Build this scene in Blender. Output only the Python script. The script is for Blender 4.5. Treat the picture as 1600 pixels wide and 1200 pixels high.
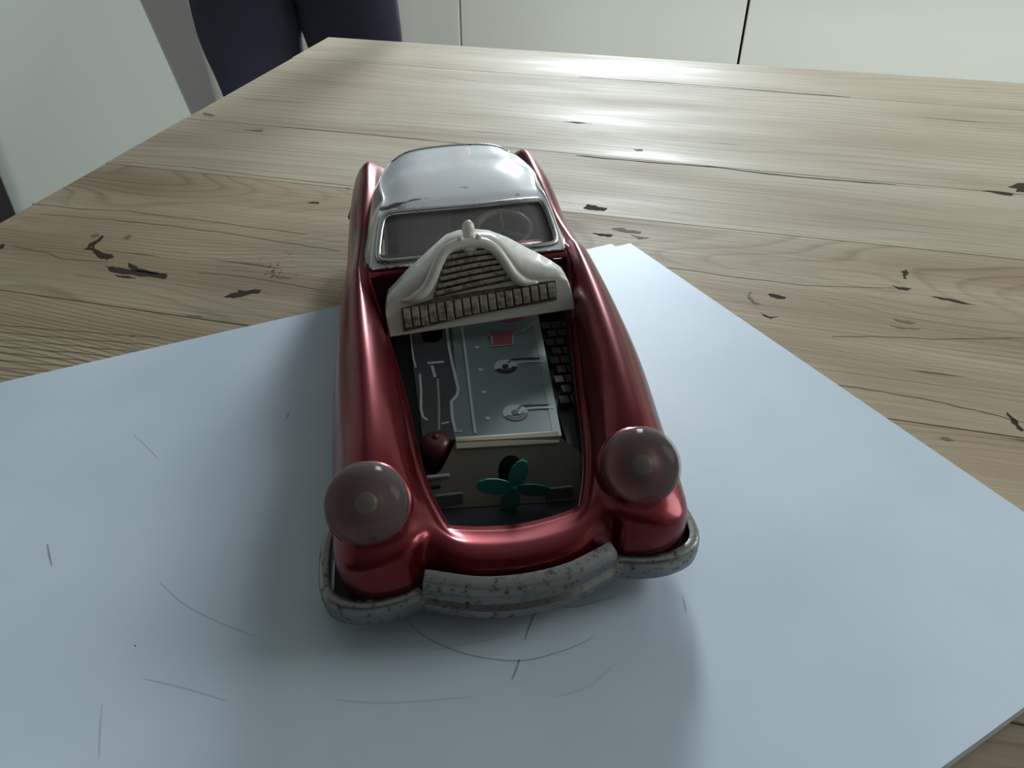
import bpy, bmesh, math, random
from mathutils import Vector, Matrix
random.seed(7)
S = bpy.context.scene
for o in list(bpy.data.objects): bpy.data.objects.remove(o)
COL = S.collection
TZ = 0.75                                   # table top height
CM = 0.01
# ------------------------------------------------------------------ camera
PITCH = math.radians(37.2); ROLL = math.radians(0.25); F = 1200.0
cam = bpy.data.cameras.new('camera'); camo = bpy.data.objects.new('camera', cam); COL.objects.link(camo)
cam.sensor_width = 36; cam.lens = 36 * F / 1600; cam.clip_start = 0.01; cam.clip_end = 50
camo.location = (0, 0, TZ + 0.20)
camo.rotation_euler = (Matrix.Rotation(math.pi/2 - PITCH, 3, 'X') @ Matrix.Rotation(ROLL, 3, 'Z')).to_euler()
cam.dof.use_dof = False
S.camera = camo
# ------------------------------------------------------------------ world, light, exposure
S.view_settings.view_transform = 'Standard'; S.view_settings.look = 'None'
S.view_settings.gamma = 1; S.view_settings.use_curve_mapping = False
S.view_settings.exposure = 0.05
w = bpy.data.worlds.new('world'); S.world = w; w.use_nodes = True
bg = w.node_tree.nodes['Background']; bg.inputs[0].default_value = (0.72, 0.88, 1.0, 1); bg.inputs[1].default_value = 0.05
ANG = math.radians(-13.53)                  # the room and the table run along this direction
TC = Vector((-0.195, 0.8703))               # far left corner of the table top
EA = Vector((math.cos(ANG), math.sin(ANG))); EB = Vector((math.sin(ANG), -math.cos(ANG)))
def room(a, b, z=0.0):                      # a along the far edge to the right, b towards the viewer
    p = TC + EA*a + EB*b
    return Vector((p.x, p.y, z))
def area(name, loc, target, sx, sy, power, col):
    l = bpy.data.lights.new(name, 'AREA'); l.shape = 'RECTANGLE'; l.size = sx; l.size_y = sy
    l.energy = power; l.color = col
    o = bpy.data.objects.new(name, l); COL.objects.link(o); o.location = loc
    o.rotation_euler = (Vector(target) - Vector(loc)).to_track_quat('-Z', 'Y').to_euler()
    return o
WIN_A0, WIN_A1, WIN_Z0, WIN_Z1 = 0.02, 0.33, 1.04, 1.62
wc = room((WIN_A0+WIN_A1)/2, -1.20, (WIN_Z0+WIN_Z1)/2)
area('window_daylight', wc, wc + Vector((EB.x, EB.y, -0.25)), WIN_A1-WIN_A0-.06, WIN_Z1-WIN_Z0-.06, 33, (0.82, 0.93, 1.0))
RW_B0, RW_B1, RW_Z0, RW_Z1 = -0.78, 0.15, 0.90, 2.1          # added unseen window in the right wall, lighting cabinets and table
RW_A = 2.0
rc_ = room(RW_A-.03, (RW_B0+RW_B1)/2, (RW_Z0+RW_Z1)/2)
area('side_fill', rc_, rc_ + Vector((-EA.x, -EA.y, -0.12)), RW_B1-RW_B0-.06, RW_Z1-RW_Z0-.06, 20, (0.92, 0.96, 1.0))
DA0, DA1, DB = 0.10, 1.50, 1.70                              # added low fill light and unseen panel behind the viewer, to brighten the cabinets
dc_ = room((DA0+DA1)/2, DB-.03, .36)
area('cabinet_fill', dc_, dc_ + Vector((-EB.x, -EB.y, 0)), DA1-DA0, .60, 16, (0.95, 1.0, 0.98))
# ------------------------------------------------------------------ helpers
def srgb(r, g, b):
    f = lambda c: (c/255/12.92) if c/255 <= .04045 else ((c/255+.055)/1.055)**2.4
    return (f(r), f(g), f(b), 1)
def pix_ray(px, py):
    x, u = px-800, 600-py
    x, u = x*math.cos(ROLL)-u*math.sin(ROLL), x*math.sin(ROLL)+u*math.cos(ROLL)
    return Vector((x, F*math.cos(PITCH)+u*math.sin(PITCH), -F*math.sin(PITCH)+u*math.cos(PITCH)))
def at(px, py, z=TZ):
    r = pix_ray(px, py); t = (z-camo.location.z)/r.z
    return camo.location + r*t
def on_plane(px, py, p0, n):
    r = pix_ray(px, py); t = (Vector(p0)-camo.location).dot(n)/r.dot(n)
    return camo.location + r*t
class MB:
    def __init__(s): s.v = []; s.f = []
    def add(s, vs, fs):
        n = len(s.v); s.v += [tuple(v) for v in vs]; s.f += [tuple(i+n for i in f) for f in fs]; return s
    def box(s, c, d, rot=None):
        vs = []
        for sx in (-1, 1):
            for sy in (-1, 1):
                for sz in (-1, 1):
                    p = Vector((sx*d[0]/2, sy*d[1]/2, sz*d[2]/2))
                    if rot: p = rot @ p
                    vs.append(Vector(c)+p)
        return s.add(vs, [(0,1,3,2),(4,6,7,5),(0,4,5,1),(2,3,7,6),(0,2,6,4),(1,5,7,3)])
    def tube(s, pts, r, n=8, closed=False, caps=True):
        pts = [Vector(p) for p in pts]; m = len(pts); rings = []
        for i, p in enumerate(pts):
            a = pts[(i-1) % m] if (closed or i) else p
            b = pts[(i+1) % m] if (closed or i < m-1) else p
            d = (b-a).normalized()
            up = Vector((0, 0, 1)) if abs(d.z) < .95 else Vector((0, 1, 0))
            x = d.cross(up).normalized(); y = x.cross(d)
            rr = r[i] if isinstance(r, (list, tuple)) else r
            rings.append([p + (x*math.cos(2*math.pi*k/n)+y*math.sin(2*math.pi*k/n))*rr for k in range(n)])
        vs = [v for g in rings for v in g]; fs = []
        for i in range(m if closed else m-1):
            j = (i+1) % m
            for k in range(n): fs.append((i*n+k, i*n+(k+1) % n, j*n+(k+1) % n, j*n+k))
        if not closed and caps: fs += [tuple(range(n)), tuple(reversed(range((m-1)*n, m*n)))]
        return s.add(vs, fs)
    def lathe(s, prof, n=24, M=None):       # prof: (r, z); r=0 closes
        vs = []; rows = []
        for r, z in prof:
            if r < 1e-9: rows.append([len(vs)]); vs.append(Vector((0, 0, z)))
            else:
                rows.append(list(range(len(vs), len(vs)+n)))
                vs += [Vector((r*math.cos(2*math.pi*k/n), r*math.sin(2*math.pi*k/n), z)) for k in range(n)]
        fs = []
        for A, B in zip(rows, rows[1:]):
            for k in range(n):
                k2 = (k+1) % n
                if len(A) == 1 and len(B) == 1: continue
                if len(A) == 1: fs.append((A[0], B[k2], B[k]))
                elif len(B) == 1: fs.append((A[k], A[k2], B[0]))
                else: fs.append((A[k], A[k2], B[k2], B[k]))
        if M: vs = [M @ v for v in vs]
        return s.add(vs, fs)
    def prism(s, poly, d):                  # poly: 3D points, extruded by vector d
        poly = [Vector(p) for p in poly]; n = len(poly)
        return s.add(poly + [p+Vector(d) for p in poly],
                     [tuple(reversed(range(n))), tuple(range(n, 2*n))] + [(i, (i+1) % n, n+(i+1) % n, n+i) for i in range(n)])
    def strip(s, pts, wd, up, th):          # flat ribbon following pts, lying across 'up', thickness th
        pts = [Vector(p) for p in pts]; up = Vector(up).normalized(); L = []; R = []
        for i, p in enumerate(pts):
            d = (pts[min(i+1, len(pts)-1)]-pts[max(i-1, 0)]).normalized(); x = d.cross(up).normalized()
            ww = wd[i] if isinstance(wd, (list, tuple)) else wd
            L.append(p-x*ww/2); R.append(p+x*ww/2)
        n = len(pts); t = up*th
        vs = L + R + [p+t for p in L] + [p+t for p in R]; fs = []
        for i in range(n-1):
            fs += [(i, i+1, n+i+1, n+i), (2*n+i, 3*n+i, 3*n+i+1, 2*n+i+1), (i, 2*n+i, 2*n+i+1, i+1), (n+i, n+i+1, 3*n+i+1, 3*n+i)]
        fs += [(0, n, 3*n, 2*n), (n-1, 3*n-1, 4*n-1, 2*n-1)]
        return s.add(vs, fs)
    def build(s, name, mat, parent=None, smooth=False, scale=1.0, bevel=0, solid=0, sub=0, mi=None):
        me = bpy.data.meshes.new(name); me.from_pydata([tuple(Vector(v)*scale) for v in s.v], [], s.f)
        bm = bmesh.new(); bm.from_mesh(me); bmesh.ops.remove_doubles(bm, verts=bm.verts, dist=1e-7)
        bmesh.ops.recalc_face_normals(bm, faces=bm.faces); bm.to_mesh(me); bm.free()
        me.materials.append(mat)
        if smooth: me.polygons.foreach_set('use_smooth', [True]*len(me.polygons))
        o = bpy.data.objects.new(name, me); COL.objects.link(o); o.parent = parent
        if bevel:
            m = o.modifiers.new('bevel', 'BEVEL'); m.width = bevel; m.segments = 2; m.limit_method = 'ANGLE'
        if solid:
            m = o.modifiers.new('solid', 'SOLIDIFY'); m.thickness = solid; m.offset = -1
        if sub:
            m = o.modifiers.new('sub', 'SUBSURF'); m.levels = sub; m.render_levels = sub
        return o
def tag(o, label=None, cat=None, group=None, kind=None):
    for k, v in (('label', label), ('category', cat), ('group', group), ('kind', kind)):
        if v: o[k] = v
    return o
def thing(name, label, cat, loc, rz=0, group=None):
    o = bpy.data.objects.new(name, None); COL.objects.link(o); o.location = loc; o.rotation_euler = (0, 0, rz)
    o.empty_display_size = .01
    return tag(o, label, cat, group)
# ------------------------------------------------------------------ materials
def mat(name, col, rough=.5, metal=0, coat=0, **kw):
    m = bpy.data.materials.new(name); m.use_nodes = True; p = m.node_tree.nodes['Principled BSDF']
    p.inputs['Base Color'].default_value = col; p.inputs['Roughness'].default_value = rough
    p.inputs['Metallic'].default_value = metal; p.inputs['Coat Weight'].default_value = coat
    for k, v in kw.items(): p.inputs[k.replace('_', ' ')].default_value = v
    return m
def nodes(m): return m.node_tree.nodes, m.node_tree.links, m.node_tree.nodes['Principled BSDF']
def noise(m, scale, detail=4, vec=None, stretch=None, rough=.5, dist=0):
    N, L, P = nodes(m)
    t = N.new('ShaderNodeTexCoord'); mp = N.new('ShaderNodeMapping'); n = N.new('ShaderNodeTexNoise')
    L.new(t.outputs['Object'], mp.inputs[0]); L.new(mp.outputs[0], n.inputs[0])
    if stretch: mp.inputs['Scale'].default_value = stretch
    n.inputs['Scale'].default_value = scale; n.inputs['Detail'].default_value = detail
    n.inputs['Roughness'].default_value = rough; n.inputs['Distortion'].default_value = dist
    return n, mp
def ramp(m, src, stops):
    N, L, P = nodes(m); r = N.new('ShaderNodeValToRGB'); L.new(src, r.inputs[0])
    e = r.color_ramp.elements
    while len(e) < len(stops): e.new(.5)
    for i, (p, c) in enumerate(stops): e[i].position = p; e[i].color = c
    return r
def mix(m, fac, a, b, blend='MIX'):
    N, L, P = nodes(m); x = N.new('ShaderNodeMix'); x.data_type = 'RGBA'; x.blend_type = blend
    for s, v in ((x.inputs[0], fac), (x.inputs[6], a), (x.inputs[7], b)):
        if hasattr(v, 'links'): L.new(v, s)
        else: s.default_value = v
    return x.outputs[2]
def bump(m, src, strength, dist=.001):
    N, L, P = nodes(m); b = N.new('ShaderNodeBump'); b.inputs['Strength'].default_value = strength
    b.inputs['Distance'].default_value = dist; L.new(src, b.inputs['Height']); L.new(b.outputs[0], P.inputs['Normal'])
def worn(name, base, spot, rough, metal, lo=.56, hi=.66, scale=220, stretch=None, coat=0, spotmetal=0):
    m = mat(name, base, rough, metal, coat); N, L, P = nodes(m)
    n, _ = noise(m, scale, 8, stretch=stretch, rough=.65); r = ramp(m, n.outputs[0], [(lo, (0,0,0,1)), (hi, (1,1,1,1))])
    L.new(mix(m, r.outputs[0], base, spot), P.inputs['Base Color'])
    mr = ramp(m, r.outputs[0], [(0, (rough,)*3+(1,)), (1, (.75,.75,.75,1))]); L.new(mr.outputs[0], P.inputs['Roughness'])
    mm = ramp(m, r.outputs[0], [(0, (metal,)*3+(1,)), (1, (spotmetal,)*3+(1,))]); L.new(mm.outputs[0], P.inputs['Metallic'])
    bump(m, n.outputs[0], .25, .0003)
    return m
# wood of the table planks
def wood(name, light, mid, dark, band=1.0, gnarl=.6, ringk=.42):
    m = mat(name, light, .42); N, L, P = nodes(m)
    P.inputs['Specular IOR Level'].default_value = .16
    tc = N.new('ShaderNodeTexCoord'); info = N.new('ShaderNodeObjectInfo')
    off = N.new('ShaderNodeVectorMath'); off.operation = 'SCALE'; L.new(info.outputs['Random'], off.inputs['Scale']); off.inputs[0].default_value = (13.1, 7.7, 3.3)
    ad = N.new('ShaderNodeVectorMath'); L.new(tc.outputs['Object'], ad.inputs[0]); L.new(off.outputs[0], ad.inputs[1])
    def mp(sc):
        q = N.new('ShaderNodeMapping'); q.inputs['Scale'].default_value = sc; L.new(ad.outputs[0], q.inputs[0]); return q.outputs[0]
    warp = N.new('ShaderNodeTexNoise'); warp.inputs['Scale'].default_value = 1; warp.inputs['Detail'].default_value = 1.5; L.new(mp((3.2, 9, 3)), warp.inputs[0])
    sep = N.new('ShaderNodeSeparateXYZ'); L.new(ad.outputs[0], sep.inputs[0])
    a = N.new('ShaderNodeMath'); a.operation = 'MULTIPLY_ADD'; L.new(warp.outputs[0], a.inputs[0]); a.inputs[1].default_value = gnarl*.16; L.new(sep.outputs[1], a.inputs[2])
    b = N.new('ShaderNodeMath'); b.operation = 'MULTIPLY'; L.new(a.outputs[0], b.inputs[0]); b.inputs[1].default_value = 150*band
    fr = N.new('ShaderNodeMath'); fr.operation = 'FRACT'; L.new(b.outputs[0], fr.inputs[0])
    ring = ramp(m, fr.outputs[0], [(0, (0,0,0,1)), (.55, (.12,.12,.12,1)), (.86, (1,1,1,1)), (1, (0,0,0,1))])
    fine = N.new('ShaderNodeTexNoise'); fine.inputs['Scale'].default_value = 1; fine.inputs['Detail'].default_value = 6; L.new(mp((9, 420, 100)), fine.inputs[0])
    big = N.new('ShaderNodeTexNoise'); big.inputs['Scale'].default_value = 1; big.inputs['Detail'].default_value = 5; L.new(mp((4, 22, 5)), big.inputs[0])
    rb = ramp(m, big.outputs[0], [(.36, (0,0,0,1)), (.68, (1,1,1,1))])
    rf = ramp(m, fine.outputs[0], [(.35, (0,0,0,1)), (.7, (1,1,1,1))])
    c1 = mix(m, rb.outputs[0], light, mid)
    vm = N.new('ShaderNodeTexNoise'); vm.inputs['Scale'].default_value = 1; L.new(mp((5, 14, 5)), vm.inputs[0])
    vr = ramp(m, vm.outputs[0], [(.35, (.03,.03,.03,1)), (.7, (ringk,)*3+(1,))])
    mu = N.new('ShaderNodeMath'); mu.operation = 'MULTIPLY'; L.new(ring.outputs[0], mu.inputs[0]); L.new(vr.outputs[0], mu.inputs[1])
    c2 = mix(m, mu.outputs[0], c1, dark)
    mf = N.new('ShaderNodeMath'); mf.operation = 'MULTIPLY'; L.new(rf.outputs[0], mf.inputs[0]); mf.inputs[1].default_value = .28
    c3 = mix(m, mf.outputs[0], c2, mid)
    # dark open cracks along the grain
    ck = N.new('ShaderNodeTexNoise'); ck.inputs['Scale'].default_value = 1; ck.inputs['Detail'].default_value = 3; L.new(mp((7, 160, 20)), ck.inputs[0])
    rc = ramp(m, ck.outputs[0], [(.705, (0,0,0,1)), (.74, (1,1,1,1))])
    c4 = mix(m, rc.outputs[0], c3, dark)
    L.new(c4, P.inputs['Base Color'])
    rr = ramp(m, big.outputs[0], [(.28, (.36,.36,.36,1)), (.40, (.60,.60,.60,1)), (.7, (.72,.72,.72,1))]); L.new(rr.outputs[0], P.inputs['Roughness'])
    sb = N.new('ShaderNodeMath'); sb.operation = 'SUBTRACT'; L.new(rf.outputs[0], sb.inputs[0]); L.new(mu.outputs[0], sb.inputs[1]); bump(m, sb.outputs[0], .3, .0004)
    return m
WOOD = [wood('wood_pale', srgb(190,178,156), srgb(165,150,126), srgb(104,90,72), .8, .5),
        wood('wood_brown', srgb(182,166,140), srgb(150,130,104), srgb(88,72,54), .85, 1.5, .72),
        wood('wood_striped', srgb(178,160,132), srgb(150,130,102), srgb(80,64,46), 1.5, .6, .75)]
M_gouge = mat('gouge_dark', srgb(60,52,40), .95, Specular_IOR_Level=.1); M_crack = mat('crack_brown', srgb(112,98,76), .9)
M_apron = mat('apron_wood', srgb(150,130,104), .6)
M_paper = mat('paper', srgb(206,218,228), .55); 
_n, _ = noise(M_paper, 14, 4); _r = ramp(M_paper, _n.outputs[0], [(.35, srgb(198,212,222)), (.65, srgb(210,222,232))]); M_paper.node_tree.links.new(_r.outputs[0], nodes(M_paper)[2].inputs['Base Color'])
M_board = mat('grey_board', srgb(150,152,148), .8)
M_pencil = mat('pencil_grey', srgb(150,158,164), .6)
M_pencil2 = mat('pencil_faint', srgb(190,200,208), .6)
M_red = mat('candy_red_paint', (.30, .008, .014, 1), .33, .7, .35, Coat_Roughness=.12)
_n, _ = noise(M_red, 60, 6); _r = ramp(M_red, _n.outputs[0], [(.3, (.125,.003,.006,1)), (.7, (.18,.006,.009,1))]); M_red.node_tree.links.new(_r.outputs[0], nodes(M_red)[2].inputs['Base Color'])
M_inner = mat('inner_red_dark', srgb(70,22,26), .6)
M_white = worn('white_enamel', srgb(238,240,240), srgb(96,88,78), .2, 0, .64, .70, 90, (.35, 1, 1), .5)
N_, L_, P_ = nodes(M_white)
tc_ = N_.new('ShaderNodeTexCoord'); sp_ = N_.new('ShaderNodeSeparateXYZ'); L_.new(tc_.outputs['Object'], sp_.inputs[0])
def maprange(src, a, b, c, d):
    q = N_.new('ShaderNodeMapRange'); L_.new(src, q.inputs[0])
    for k_, v_ in zip((1, 2, 3, 4), (a, b, c, d)): q.inputs[k_].default_value = v_
    return q.outputs[0]
def mul(a, b, op='MULTIPLY'):
    q = N_.new('ShaderNodeMath'); q.operation = op
    for s_, v_ in zip(q.inputs, (a, b)):
        if hasattr(v_, 'links'): L_.new(v_, s_)
        else: s_.default_value = v_
    return q.outputs[0]
yy = mul(sp_.outputs[1], mul(sp_.outputs[0], -.075), 'ADD')      # worn edge above the windshield
mk = mul(mul(maprange(yy, .1535, .1550, 0, 1), maprange(yy, .1550, .1580, 1, 0)), maprange(sp_.outputs[0], -.010, .006, 1, .25))
old = [n for n in N_ if n.type == 'VALTORGB'][0]; src = old.inputs[0].links[0].from_socket
L_.new(mul(src, mul(mk, .15), 'ADD'), old.inputs[0])
M_chrome = worn('worn_chrome', (.24,.235,.22,1), srgb(70,62,52), .36, 1, .53, .66, 420, None, 0, .2)
M_trim = worn('windshield_chrome', (.55,.55,.54,1), srgb(50,45,40), .25, 1, .58, .66, 120, None, 0, .2)
M_litho = mat('engine_grey', srgb(92,108,106), .38)
M_litho2 = mat('engine_side_grey', srgb(104,120,112), .38)
M_dk = mat('engine_dark', srgb(42,44,46), .5)
M_cream = worn('cream_tin', srgb(178,170,146), srgb(60,52,44), .4, 0, .70, .76, 90)
M_tin = mat('shaded_tin', srgb(112,108,96), .5); M_ink = mat('print_black', srgb(16,18,20), .4)
M_pw = mat('print_pale', srgb(150,160,158), .4)
M_pr = mat('print_red', srgb(128,52,62), .4)
M_yel = mat('print_yellow', srgb(120,104,70), .5)
M_teal = mat('fan_teal', srgb(40,128,116), .4)
M_bred = mat('cap_red', srgb(84,28,30), .35, 0, .1)
M_ivory = mat('ivory_plastic', srgb(214,210,200), .28, 0, .4, Subsurface_Weight=.25, Subsurface_Radius=(.004,.003,.002))
M_groove = worn('grille_groove_tan', srgb(96,88,70), srgb(58,52,42), .7, 0, .45, .6, 260)  # dark tan base of the grille grooves, with darker spots
M_rib = worn('grille_rib', srgb(156,150,132), srgb(104,94,74), .5, 0, .48, .62, 420)
M_rubber = mat('black_rubber', srgb(30,30,30), .8)
M_seat = mat('seat_brown', srgb(158,116,108), .6)
M_floorin = mat('cabin_grey', srgb(158,156,152), .6)
M_wheelc = mat('steering_cream', srgb(205,200,184), .35)
def clear(name, tint, alpha, rough=.06, body=1, rim=4):
    m = mat(name, tint, rough); N, L, P = nodes(m); out = N['Material Output']
    tr = N.new('ShaderNodeBsdfTransparent'); tr.inputs[0].default_value = tint
    lw = N.new('ShaderNodeLayerWeight'); lw.inputs[0].default_value = .35
    r = ramp(m, lw.outputs['Facing'], [(0, (alpha,)*3+(1,)), (.55, (alpha*1.25,)*3+(1,)), (1, (min(1, alpha*rim),)*3+(1,))])
    P.inputs['Base Color'].default_value = tuple(c*body for c in tint[:3])+(1,)
    x = N.new('ShaderNodeMixShader'); L.new(r.outputs[0], x.inputs[0]); L.new(tr.outputs[0], x.inputs[1]); L.new(P.outputs[0], x.inputs[2]); L.new(x.outputs[0], out.inputs[0])
    return m
M_lens = clear('clear_dome_plastic', (.84,.79,.78,1), .06, .12, .75, 8)
M_pane = clear('windshield_plastic', (.72,.70,.68,1), .22, .15)
M_reflector = mat('reflector', srgb(104,60,56), .45, .1); M_bulb = mat('bulb_grey', srgb(120,122,112), .3)
M_navy = mat('navy_cloth', srgb(44,47,66), .85)
_n, _ = noise(M_navy, 900, 3); bump(M_navy, _n.outputs[0], .3, .001)
M_skin = mat('skin', srgb(205,160,140), .5); M_shirt = mat('grey_shirt', srgb(120,125,130), .85); M_hair = mat('brown_hair', srgb(60,44,34), .6); M_shoe = mat('dark_shoe', srgb(35,32,30), .6)
M_eye = mat('eye_dark', srgb(40,30,25), .3)
M_cab = mat('cabinet_white', srgb(242,246,236), .38); M_gap = mat('gap_dark', srgb(70,62,56), .8)
M_ceil = mat('ceiling_white', srgb(150,154,157), .8); M_wall2 = mat('wall_dark_paint', srgb(70,64,58), .8); M_wall = mat('wall_paint', srgb(200,206,196), .7); M_band = mat('band_grey', srgb(132,130,126), .7); M_left = mat('left_panel_paint', srgb(208,216,206), .6)
M_top = mat('worktop_grey', srgb(150,148,142), .35); M_floor = mat('floor_tile', srgb(110,102,92), .5)
M_dark = mat('dark_panel', srgb(28,28,28), .6); M_frame = mat('window_frame', srgb(225,228,228), .4)
M_glass = clear('window_glass', (.95,.97,1,1), .05, .02)
# ------------------------------------------------------------------ room
RZ = ANG
def rbox(name, a0, a1, b0, b1, z0, z1, m, parent=None, bevel=0, kind=None):   # box in room axes (local x = a, local y = -b)
    mb = MB(); mb.box(((a0+a1)/2, -(b0+b1)/2, (z0+z1)/2), (a1-a0, abs(b1-b0), z1-z0))
    o = mb.build(name, m, parent, bevel=bevel)
    if parent is None: o.location = (TC.x, TC.y, 0); o.rotation_euler = (0, 0, RZ)
    if kind: o['kind'] = kind
    return o
CB = -0.80                                   # plane of the cabinet doors
WB = -1.38                                   # back wall
rbox('floor', -1.6, RW_A, -1.38, 2.2, -.02, 0, M_floor, kind='structure')
# back wall with a real window opening
wb = MB()
def wbx(a0, a1, z0, z1): wb.box(((a0+a1)/2, -(WB-.06), (z0+z1)/2), (a1-a0, .12, z1-z0))
wbx(-1.6, WIN_A0, 0, 2.5); wbx(WIN_A1, RW_A+.12, 0, 2.5); wbx(WIN_A0, WIN_A1, 0, WIN_Z0); wbx(WIN_A0, WIN_A1, WIN_Z1, 2.5)
rbox('wall_left', -1.7, -1.6, WB, 1.8, 0, 2.5, M_wall, kind='structure')
o = wb.build('wall_back', M_wall); o.location = (TC.x, TC.y, 0); o.rotation_euler = (0, 0, RZ); o['kind'] = 'structure'
wr = MB(); XR = RW_A+.06
def wrx(b0, b1, z0, z1): wr.box((XR, -(b0+b1)/2, (z0+z1)/2), (.12, b1-b0, z1-z0))
wrx(WB, RW_B0, 0, 2.5); wrx(RW_B1, 2.0, 0, 2.5); wrx(RW_B0, RW_B1, 0, RW_Z0); wrx(RW_B0, RW_B1, RW_Z1, 2.5)
o = wr.build('wall_right', M_wall); o.location = (TC.x, TC.y, 0); o.rotation_euler = (0, 0, RZ); o['kind'] = 'structure'
wf = MB()
for z0, z1 in ((RW_Z0, RW_Z0+.04), (RW_Z1-.04, RW_Z1)): wf.box((XR, -(RW_B0+RW_B1)/2, (z0+z1)/2), (.05, RW_B1-RW_B0, .04))
for b in (RW_B0+.02, RW_B1-.02, (RW_B0+RW_B1)/2): wf.box((XR, -b, (RW_Z0+RW_Z1)/2), (.05, .04, RW_Z1-RW_Z0-.08))
o = wf.build('added_window', M_frame); o.location = (TC.x, TC.y, 0); o.rotation_euler = (0, 0, RZ); o['kind'] = 'structure'  # unseen window frame added around the side fill light
MB().box((XR, -(RW_B0+RW_B1)/2, (RW_Z0+RW_Z1)/2), (.006, RW_B1-RW_B0-.08, RW_Z1-RW_Z0-.08)).build('pane', M_glass, o)
rbox('wall_front', -1.6, RW_A, DB, DB+.1, .72, 2.5, M_wall2, kind='structure')  # unseen wall, painted dark to keep fill off the car's front
rbox('low_fill_panel', DA0-.04, DA1+.04, DB+.03, DB+.07, .005, .715, M_frame, kind='structure')  # unseen panel added behind the low fill light
rbox('ceiling', -1.6, RW_A+.12, WB, 1.8, 2.5, 2.56, M_ceil, kind='structure')
win = MB(); yb = -(WB-.06)
for a0, a1, z0, z1 in ((WIN_A0, WIN_A1, WIN_Z0, WIN_Z0+.04), (WIN_A0, WIN_A1, WIN_Z1-.04, WIN_Z1), (WIN_A0, WIN_A0+.04, WIN_Z0+.04, WIN_Z1-.04), (WIN_A1-.04, WIN_A1, WIN_Z0+.04, WIN_Z1-.04)):
    win.box(((a0+a1)/2, yb, (z0+z1)/2), (a1-a0, .05, z1-z0))
wo = win.build('window_1', M_frame); wo.location = (TC.x, TC.y, 0); wo.rotation_euler = (0, 0, RZ); wo['kind'] = 'structure'
MB().box(((WIN_A0+WIN_A1)/2, yb, (WIN_Z0+WIN_Z1)/2), (WIN_A1-WIN_A0-.08, .006, WIN_Z1-WIN_Z0-.08)).build('pane', M_glass, wo)
# left wall panel: its right edge splays out towards the cabinets
LB = CB + .02
def on_b(px, py, b):
    return on_plane(px, py, room(0, b, 0), EB.to_3d())
def edge_line(p_top, p_bot, z):              # extend an edge to height z
    t = (z-p_bot.z)/(p_top.z-p_bot.z); return p_bot + (p_top-p_bot)*t
fe_t, fe_b = on_b(222, 0, CB+.07), on_b(297, 168, CB+.07)
se_t, se_b = on_b(280, 0, CB-.005), on_b(320, 160, CB-.005)
mb = MB()
q0, q1 = edge_line(fe_t, fe_b, 0.0), edge_line(fe_t, fe_b, 1.02)
s0, s1 = edge_line(se_t, se_b, 0.0), edge_line(se_t, se_b, 1.02)
ldir = (-EA.to_3d()*.75+EB.to_3d()*.66).normalized(); dx = ldir*.62
lw0, lw1 = q0+dx, q1+dx
lnrm = Vector((ldir.y, -ldir.x, 0)); lnrm = lnrm if lnrm.dot(Vector((0, -1, 0))) > 0 else -lnrm
back = -lnrm*.02
vs = [lw0, lw1, q1, q0, s0, s1, s0+back, s1+back, lw0+back*3, lw1+back*3]
vs = [lw0, lw1, q1, q0, s0, s1, lw0+back, lw1+back, q0+back, q1+back]
mb.add(vs, [(0,1,2,3), (3,2,9,8), (6,7,9,8), (6,7,1,0), (1,7,9,2), (0,3,8,6)])
o = mb.build('wall_left', M_left); o['kind'] = 'structure'
nb = (s0-q0).cross(q1-q0).normalized(); th_ = nb*(-.004 if nb.x > 0 else .004)
tb = MB(); tb.prism([q0, q1, s1, s0], th_); o = tb.build('side_band', M_band); o['kind'] = 'structure'  # grey side band from the panel edge to the cabinets
# dark panel edge at the far left of the photo
dpl = q0+lnrm*.012; dp = on_plane(20, 322, dpl, lnrm); dq = on_plane(0, 272, dpl, lnrm)
mb = MB(); dz0, dz1 = edge_line(dq, dp, 0), edge_line(dq, dp, .95)
mb.prism([dz0, dz1, dz1+ldir*.25, dz0+ldir*.25], lnrm*.02)
tag(mb.build('dark_panel', M_dark, bevel=.003), 'dark upright panel at the far left behind the table', 'panel')
# cabinets
def a_of(px, py, b):
    p = on_b(px, py, b); return (Vector((p.x, p.y))-TC).dot(EA)
A_s = [a_of(320, 160, CB), a_of(720, 70, CB), a_of(1153, 100, CB)]
A_s.append(A_s[-1]+.66); A_s.append(A_s[-1]+.66)
labels = ['white lower cabinet partly hidden behind the navy trousers', 'white lower cabinet behind the middle of the table, between the two seams', 'white lower cabinet at the top right behind the table', 'white lower cabinet beyond the right edge of the photo']
for i in range(4):
    a0, a1 = A_s[i], A_s[i+1]
    t = thing('kitchen_cabinet', labels[i], 'cabinet', (TC.x, TC.y, 0), RZ, 'white lower cabinets along the back wall')
    rbox('carcass', a0+.001, a1-.001, CB-.022, WB+.01, .0, .86, M_gap, t)
    g = .0012 if i == 0 else .0022
    rbox('door', a0+(g if i < 2 else .0022), a1-(.0012 if i == 0 else .0022), CB-.02, CB, .08, .85, M_cab, t, bevel=.0015)
rbox('worktop', A_s[0]+.02, A_s[-1], CB+.02, WB+.005, .862, .90, M_top, bevel=.003)
tag(bpy.data.objects['worktop'], 'grey worktop lying on the white lower cabinets', 'worktop')
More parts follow.
